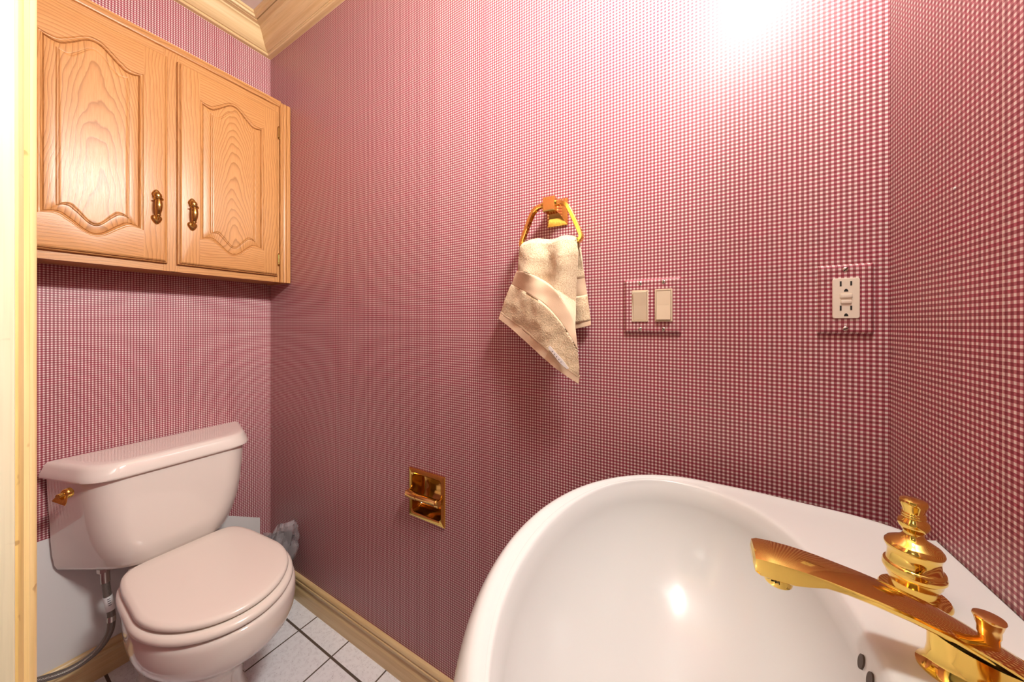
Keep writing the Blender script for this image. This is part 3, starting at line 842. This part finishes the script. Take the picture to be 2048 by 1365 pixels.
# ------------------------------------------------------------------ switch plate and outlet
def plate(name, parent, x0, x1, z0, z1, holes):
    """papered plate with bevelled edge; holes are (x0,x1,z0,z1) openings shown dark behind the devices"""
    bm = bmesh.new(); y = YB
    loft(bm, [rr(x0, x1, z0, z1, .0015, y - .0004), rr(x0, x1, z0, z1, .0015, y - .0022), rr(x0 + .0012, x1 - .0012, z0 + .0012, z1 - .0012, .0015, y - .0042), rr(x0 + .004, x1 - .004, z0 + .004, z1 - .004, .0015, y - .0058),
              rr(x0 + .006, x1 - .006, z0 + .006, z1 - .006, .001, y - .0062)], True, False, True)
    return obj(name, bm, M['wp_x'], parent, angle=50)
def screw(parent, x, z, ang):
    bm = bmesh.new(); y = YB - .0062
    lathe(bm, [(.0036, .0005), (.0036, -.0004), (.0028, -.0011), (.0012, -.0014), (.0, -.0014)], (x, y, z), 20, axis='y')
    b2 = bmesh.new(); s = obj('screw', bm, M['screw'], parent)
    box(b2, -.0034, .0034, -.0004, .0004, -.0006, .0006)
    bmesh.ops.rotate(b2, verts=b2.verts[:], cent=(0, 0, 0), matrix=Matrix.Rotation(math.radians(ang), 3, 'Y'))
    bmesh.ops.translate(b2, verts=b2.verts[:], vec=(x, y - .0013, z))
    obj('slot', b2, M['dark'], s)
sw = thing('light_switch', 'double light switch with two ivory rockers in a gingham-papered plate', 'light switch', (-.0885, YB, 1.184))
plate('cover_plate', sw, -.1440, -.0330, 1.1265, 1.2410, [])
for xc, on in ((-.1110, False), (-.0655, True)):
    bm = bmesh.new()
    x0, x1, z0, z1 = xc - .0165, xc + .0165, 1.184 - .0335, 1.184 + .0335
    yo = YB - .0062
    loft(bm, [rr(x0, x1, z0, z1, .0015, yo + .001), rr(x0, x1, z0, z1, .0015, yo - .0012), rr(x0 + .0006, x1 - .0006, z0 + .0006, z1 - .0006, .0012, yo - .0017), rr(x0 + .0028, x1 - .0028, z0 + .0028, z1 - .0028, .0008, yo - .0017),
              rr(x0 + .0030, x1 - .0030, z0 + .0030, z1 - .0030, .0008, yo - .0004)], True, False, True)
    fr = obj('rocker_frame', bm, M['ivory'], sw)
    bm = bmesh.new()
    xa, xb, za, zb = x0 + .0034, x1 - .0034, z0 + .0034, z1 - .0034
    # two-plane paddle: one end pressed in
    top, mid, bot = (.0012, .0028, .0062) if on else (.0058, .0028, .0010)
    if on: prof = [(zb, .0004), (zb - .0006, top), (1.184, mid), (za + .001, bot), (za, bot - .001), (za, .0002)]
    else: prof = [(zb, .0004), (zb, top - .001), (zb - .001, top), (1.184, mid), (za + .0006, bot), (za, .0002)]
    loft(bm, [[(xa, yo - d, z) for z, d in prof], [(xb, yo - d, z) for z, d in prof]], True, True, True)
    obj('rocker', bm, M['ivory'], fr, angle=.8)
for xs in (-.1110, -.0655):
    screw(sw, xs, 1.2325, 60 if xs < -.1 else 80); screw(sw, xs, 1.1350, -20 if xs < -.1 else 45)
ou = thing('power_outlet', 'almond ground-fault power outlet in a gingham-papered plate near the corner', 'outlet', (.2065, YB, 1.187))
plate('cover_plate', ou, .1725, .2405, 1.1290, 1.2435, [])
bm = bmesh.new()
x0, x1, z0, z1 = .1905, .2230, 1.1545, 1.2205; yo = YB - .0062
loft(bm, [rr(x0, x1, z0, z1, .003, yo + .001), rr(x0, x1, z0, z1, .003, yo - .0014), rr(x0 + .0007, x1 - .0007, z0 + .0007, z1 - .0007, .0026, yo - .0020)], True, False, True)
face = obj('receptacle', bm, M['almond'], ou)
xc = .2067
for zs, zg in ((1.2114, 1.2004), (1.1714, 1.1602)):
    for dx, h in ((-.0065, .0082), (.0060, .0070)):
        bm = bmesh.new()
        box(bm, xc + dx - .0011, xc + dx + .0011, yo - .0023, yo - .0008, zs - h / 2, zs + h / 2); obj('slot', bm, M['dark'], face)
    bm = bmesh.new()
    L = [(xc + .0026 * math.cos(a), zg - .0020 + .0044 * math.sin(a)) for a in [PI * i / 12 for i in range(13)]]
    loft(bm, [[(x, yo - .0008, z) for x, z in L], [(x, yo - .0023, z) for x, z in L]], True, True, True); obj('ground_hole', bm, M['dark'], face)
for za, w, hh in ((1.1913, .0070, .0033), (1.1819, .0061, .0030)):
    bm = bmesh.new(); box(bm, xc - w - .0007, xc + w + .0007, yo - .0022, yo - .0009, za - hh - .0007, za + hh + .0007, .0003); rim_ = obj('button_well', bm, M['ivory'], face)
    bm = bmesh.new(); box(bm, xc - w, xc + w, yo - .0038, yo - .0010, za - hh, za + hh, .0006); obj('button', bm, M['almond'], face)
screw(ou, .2067, 1.2350, -48); screw(ou, .2067, 1.1375, -28)

# ------------------------------------------------------------------ pedestal sink
SY = .385
sk = thing('pedestal_sink', 'bisque porcelain pedestal sink against the right wall', 'sink', (.02, SY, 0))
RIM = .872
Q = [(.2575, .240), (.246, .2535), (.226, .2660), (.19, .2775), (.134, .2830), (.072, .2890), (.0, .2895)]   # x, half width: back part
def outer_pts():
    P = []
    # from wall corner (far) along the far side and round the front to the near side
    half = []
    for x, h in Q: half.append(Vector((x, h, 0)))
    half = catmull([tuple(v) for v in half], 8)
    cx, a, b = .0, .2185, .2895
    arc = [Vector((cx - a * math.sin(t) , b * math.cos(t), 0)) for t in [PI / 2 * i / 48 for i in range(1, 49)]]
    H = half + arc
    full = H + [Vector((v.x, -v.y, 0)) for v in H[::-1][1:]]
    return full
OUT = outer_pts()
# add wall edge points
nb = 40
wall_edge = [Vector((.2575, -.240 + .480 * i / nb, 0)) for i in range(1, nb)]
OUT = OUT + wall_edge
def bowl_r(ang):
    """bowl opening, centre (-.024,0): superellipse, squarer on the deck side"""
    c, s = math.cos(ang), math.sin(ang)
    ax = .152 if c > 0 else .158; ay = .254; n = 2.35 if c > 0 else 2.05
    return 1 / ((abs(c) / ax) ** n + (abs(s) / ay) ** n) ** (1 / n)
BC = Vector((-.024, 0, 0))
BOWL = []
for v in OUT:
    d = v - BC; an = math.atan2(d.y, d.x); r = bowl_r(an)
    BOWL.append(BC + Vector((r * math.cos(an), r * math.sin(an), 0)))
nO = len(OUT)
NRM = []
for i in range(nO):
    t = OUT[(i + 1) % nO] - OUT[i - 1]; nn = Vector((-t.y, t.x, 0))
    if nn.length < 1e-9: nn = Vector((1, 0, 0))
    nn.normalize()
    if nn.dot(BC - OUT[i]) < 0: nn = -nn
    NRM.append(nn)
def L_out(inset, z):
    return [(min(p.x + n.x * inset, .2578) if p.x < .2570 else min(p.x, .2578), SY + p.y + n.y * inset, z) for p, n in zip(OUT, NRM)]
def L_mix(t, z):       # between inset outer line and bowl edge
    return [((a.x + n.x * .021) * (1 - t) + b.x * t, SY + (a.y + n.y * .021) * (1 - t) + b.y * t, z) for a, n, b in zip(OUT, NRM, BOWL)]
def L_off(off, z):      # a line at a given distance outside the bowl edge
    L = []
    for a, n, b in zip(OUT, NRM, BOWL):
        q = Vector((a.x + n.x * .021, a.y + n.y * .021, 0)) - b
        d = q.length; o = min(off, d * off / .022)
        p = b + q / d * o
        L.append((p.x, SY + p.y, z))
    return L
def L_b(k, z, dx=0.):
    return [(BC.x + (b.x - BC.x) * k + dx, SY + b.y * k, z) for b in BOWL]
loops = []
# underside / skirt from the pedestal up
for k, z in ((.30, .66), (.40, .68), (.55, .71), (.72, .745), (.86, .785), (.95, .825)):
    loops.append([((p.x - .03) * k + .03 if p.x < .2570 else p.x * (1 if k > .9 else k) , SY + p.y * k, z) for p in OUT])
loops += [L_out(-.0045, .832), L_out(-.0035, .842), L_out(-.0015, .852), L_out(.0010, .859), L_out(.005, .8655), L_out(.009, .8698), L_out(.0125, .8715), L_out(.0160, .8720), L_out(.0195, .8716), L_mix(.06, .8706), L_mix(.22, .8698), L_mix(.45, .8692), L_off(.012, .8690), L_off(.0060, .8687), L_off(.0025, .8678), L_b(1.0, .8655), L_b(.989, .8610),
          L_b(.976, .8535), L_b(.963, .845)]
depth = .150
for i in range(1, 25):
    ph = PI / 2 * (i / 24) * .965
    k = .963 * math.cos(ph) ** .88
    loops.append(L_b(k, .845 - depth * math.sin(ph) ** 1.08, .012 * math.sin(ph)))
loops.append(L_b(.03, .845 - depth, .012))
bm = bmesh.new()
loft(bm, loops, True, True, True)
obj('basin', bm, M['sink'], sk, angle=60)
bm = bmesh.new()
def oval(rx, ry_, z, cx=.075):
    return [(cx + rx * sgnpow(math.cos(a), .85), SY + ry_ * sgnpow(math.sin(a), .85), z) for a in [2 * PI * i / 56 for i in range(56)]]
loft(bm, [oval(.125, .115, .0), oval(.125, .115, .03), oval(.112, .100, .045), oval(.088, .078, .09), oval(.080, .070, .30), oval(.084, .076, .50), oval(.098, .095, .62), oval(.115, .115, .672)], True, True, True)
obj('pedestal', bm, M['sink'], sk, angle=50)
bm = bmesh.new(); lathe(bm, [(.0225, -.004), (.0225, .002), (.019, .0035), (.0165, .001), (.0, .001)], (-.012, SY, .845 - depth + .002), 32); obj('drain', bm, M['brass'], sk)
OVER = sk

# ------------------------------------------------------------------ faucet
fa = thing('faucet', 'polished brass long-spout faucet on the sink deck', 'faucet', (.19, .395, .868))
FY = .396
bm = bmesh.new()
# stations along x: (x, half width, z top, z bottom, bottom half width)
stn = [(.0435, .0125, .9235, .9165, .0110), (.0450, .0165, .9272, .9105, .0140), (.0490, .0180, .9285, .9085, .0155), (.060, .0186, .9290, .9080, .0160), (.074, .0188, .9288, .9085, .0160), (.084, .0187, .9282, .9110, .0160), (.095, .0185, .9270, .9150, .0165),
       (.108, .0183, .9250, .9150, .0168), (.125, .0181, .9222, .9125, .0168), (.145, .0180, .9180, .9085, .0168), (.165, .0180, .9125, .9030, .0168), (.185, .0178, .9040, .8950, .0166), (.205, .0172, .8940, .8855, .016), (.222, .0155, .8855, .8785, .0145), (.232, .0110, .8810, .8755, .010), (.2345, .006, .8785, .8765, .006)]
loops = []
for x, hw, zt, zb, bw in stn:
    cr = .0022
    L = []
    for i in range(13):
        s = -1 + 2 * i / 12
        L.append((x, FY + hw * s, zt - cr * s * s))
    L += [(x, FY + hw, zt - cr - .0018), (x, FY + (hw + bw) / 2, (zt + zb) / 2), (x, FY + bw, zb + .002), (x, FY + bw * .85, zb)]
    L += [(x, FY - bw * .85, zb), (x, FY - bw, zb + .002), (x, FY - (hw + bw) / 2, (zt + zb) / 2), (x, FY - hw, zt - cr - .0018)]
    loops.append(L)
loft(bm, loops, True, True, True)
# base column, flared to the deck
loops = []
for z, rx, ry_ in ((.8690, .036, .0245), (.8710, .036, .0245), (.8730, .0335, .0225), (.878, .0310, .0205), (.885, .0300, .0190), (.8945, .0300, .0180)):
    loops.append([(.189 + rx * math.cos(a), FY + ry_ * math.sin(a), z - (.006 * math.cos(a) if z > .89 else 0.)) for a in [2 * PI * i / 40 for i in range(40)]])
loft(bm, loops, True, True, False)
spout = obj('spout', bm, M['brass'], fa, angle=35)
bm = bmesh.new(); lathe(bm, [(.0110, .012), (.0112, .004), (.0106, .0015), (.0090, .0), (.0, .0)], (.0640, FY, .8985), 32, True, False)
ae = obj('aerator', bm, M['brass'], spout)
bm = bmesh.new()     # engraved ring of small marks
for k in range(13):
    a = PI * 1.12 + .085 * k + (.10 if k > 5 else 0)
    c = Vector((.0640 + .01115 * math.cos(a), FY + .01115 * math.sin(a), .9052))
    box(bm, c.x - .00035, c.x + .00035, c.y - .00035, c.y + .00035, c.z - .0011 + .0004 * (k % 3), c.z + .0011)
obj('engraving', bm, M['dark'], ae)
bm = bmesh.new()
hz = .8690
prof = [(.0, .0), (.0325, .0), (.0325, .0025), (.0310, .0045), (.0240, .0055), (.0235, .007), (.0240, .016), (.0262, .0185), (.0275, .0225), (.0285, .0235), (.0300, .0255), (.0300, .0285), (.0292, .0300), (.0294, .0312), (.0284, .0328), (.0265, .0335), (.0252, .0380), (.0250, .0430), (.0262, .0475),
        (.0275, .0485), (.0282, .0505), (.0276, .0525), (.0264, .0532), (.0258, .0545), (.0242, .0553), (.0205, .0572), (.0165, .0590), (.0128, .0612), (.0112, .0640), (.0108, .0675), (.0132, .0700), (.0162, .0735), (.0168, .0765), (.0155, .0795), (.0128, .0812), (.0124, .0825), (.0132, .0832), (.0132, .0845),
        (.0124, .0852), (.0128, .0862), (.0126, .0872), (.0115, .0880), (.0120, .0910), (.0142, .0955), (.0150, .0985), (.0140, .1005), (.0100, .1018), (.0, .1022)]
prof = [(r * (.72 if h < .063 else .66) * (1.06 if h < .005 else 1), h * .965) for r, h in prof]
lathe(bm, prof, (.1875, .491, hz), 56, False, False)
obj('handle', bm, M['brass'], fa, angle=40)
bm = bmesh.new(); lathe(bm, prof, (.1875, .301, hz), 56, False, False); obj('handle', bm, M['brass'], fa, angle=40)
bm = bmesh.new(); lathe(bm, [(.0, -.004), (.0052, -.004), (.0052, .006), (.0058, .0075), (.0058, .0120), (.0066, .0145), (.0074, .0182), (.0080, .0194), (.0078, .0206), (.0052, .0214), (.0, .0216)], (.191, FY + .002, .9005), 36, False, False)
obj('lift_knob', bm, M['brassw'], fa, angle=40)

# ------------------------------------------------------------------ overflow holes in the back of the bowl
def overflow(dy, z):
    """point on the deck-side wall of the bowl at height z"""
    tab = [(.8655, 1.0), (.861, .989), (.8535, .976), (.845, .963), (.835, .9605), (.825, .955)]
    k = tab[-1][1]
    for (z0, k0), (z1, k1) in zip(tab, tab[1:]):
        if z1 <= z <= z0: k = k0 + (k1 - k0) * (z0 - z) / (z0 - z1)
    ax = .152; n = 2.35
    u = (1 - (abs(dy / k) / .254) ** n) ** (1 / n) * ax
    return Vector((BC.x + u * k, SY + dy, z))
for dy in (.017, .000, -.017):
    p0, p1 = overflow(dy, .8435), overflow(dy, .8530)
    c = overflow(dy, .8480)
    up = (p1 - p0).normalized(); side = Vector((0, 1, 0)); nn = side.cross(up).normalized()
    if nn.x > 0: nn = -nn
    bm = bmesh.new()
    loops = []
    for d, r in ((-.006, .0050), (.0012, .0050)):
        loops.append([c + nn * d + r * (math.cos(a) * side * .9 + math.sin(a) * up * 1.25) for a in [2 * PI * i / 32 for i in range(32)]])
    loft(bm, loops, True, True, True)
    obj('overflow_hole', bm, M['hole'], sk)

# small nail head in the right wall paper
bm = bmesh.new(); lathe(bm, [(.0016, .0005), (.0014, -.0010), (.0, -.0014)], (XR, .592, 1.304), 12, axis='x')
nl = obj('nail', bm, M['paper'], None); nl['label'] = 'tiny white nail head in the papered right wall'; nl['category'] = 'nail'

# ------------------------------------------------------------------ lights
def lamp(name, loc, power, radius, col):
    d = bpy.data.lights.new(name, 'POINT'); d.energy = power; d.shadow_soft_size = radius; d.color = col
    o = bpy.data.objects.new(name, d); o.location = loc; COL.objects.link(o); return o
WARM = (.955, 1.0, .950)
def area(name, loc, target, power, sx, sy, col):
    d = bpy.data.lights.new(name, 'AREA'); d.energy = power; d.shape = 'RECTANGLE'; d.size = sx; d.size_y = sy; d.color = col; d.spread = math.radians(150)
    o = bpy.data.objects.new(name, d); o.location = loc
    o.rotation_euler = (Vector(target) - Vector(loc)).to_track_quat('-Z', 'Y').to_euler(); COL.objects.link(o); return o
area('vanity_light', (.165, .40, 1.99), (-.85, .40, 1.84), 11.3, .34, .11, WARM)
lamp('vanity_bulb', (.140, .40, 1.985), 14.0, .070, WARM)
lamp('hall_fill', (-.35, -.75, 2.10), 1.5, .12, (1.0, .93, .84))  # unseen fill light, added to brighten the room through the doorway
w = bpy.data.worlds.new('World'); sc.world = w; w.use_nodes = True
w.node_tree.nodes['Background'].inputs[0].default_value = (1.0, .88, .78, 1); w.node_tree.nodes['Background'].inputs[1].default_value = .04

# ------------------------------------------------------------------ camera
cd = bpy.data.cameras.new('camera'); cam = bpy.data.objects.new('camera', cd); COL.objects.link(cam)
cam.location = (0, 0, 1.144); cam.rotation_euler = (PI / 2, 0, math.radians(29.9))
cd.sensor_width = 36; cd.sensor_fit = 'HORIZONTAL'; cd.lens = 36 * 655 / 2048
cd.shift_y = -32.5 / 2048; cd.clip_start = .005
sc.camera = cam
vs_ = sc.view_settings
vs_.view_transform = 'Standard'; vs_.look = 'None'; vs_.exposure = 0.82; vs_.gamma = 1; vs_.use_curve_mapping = False
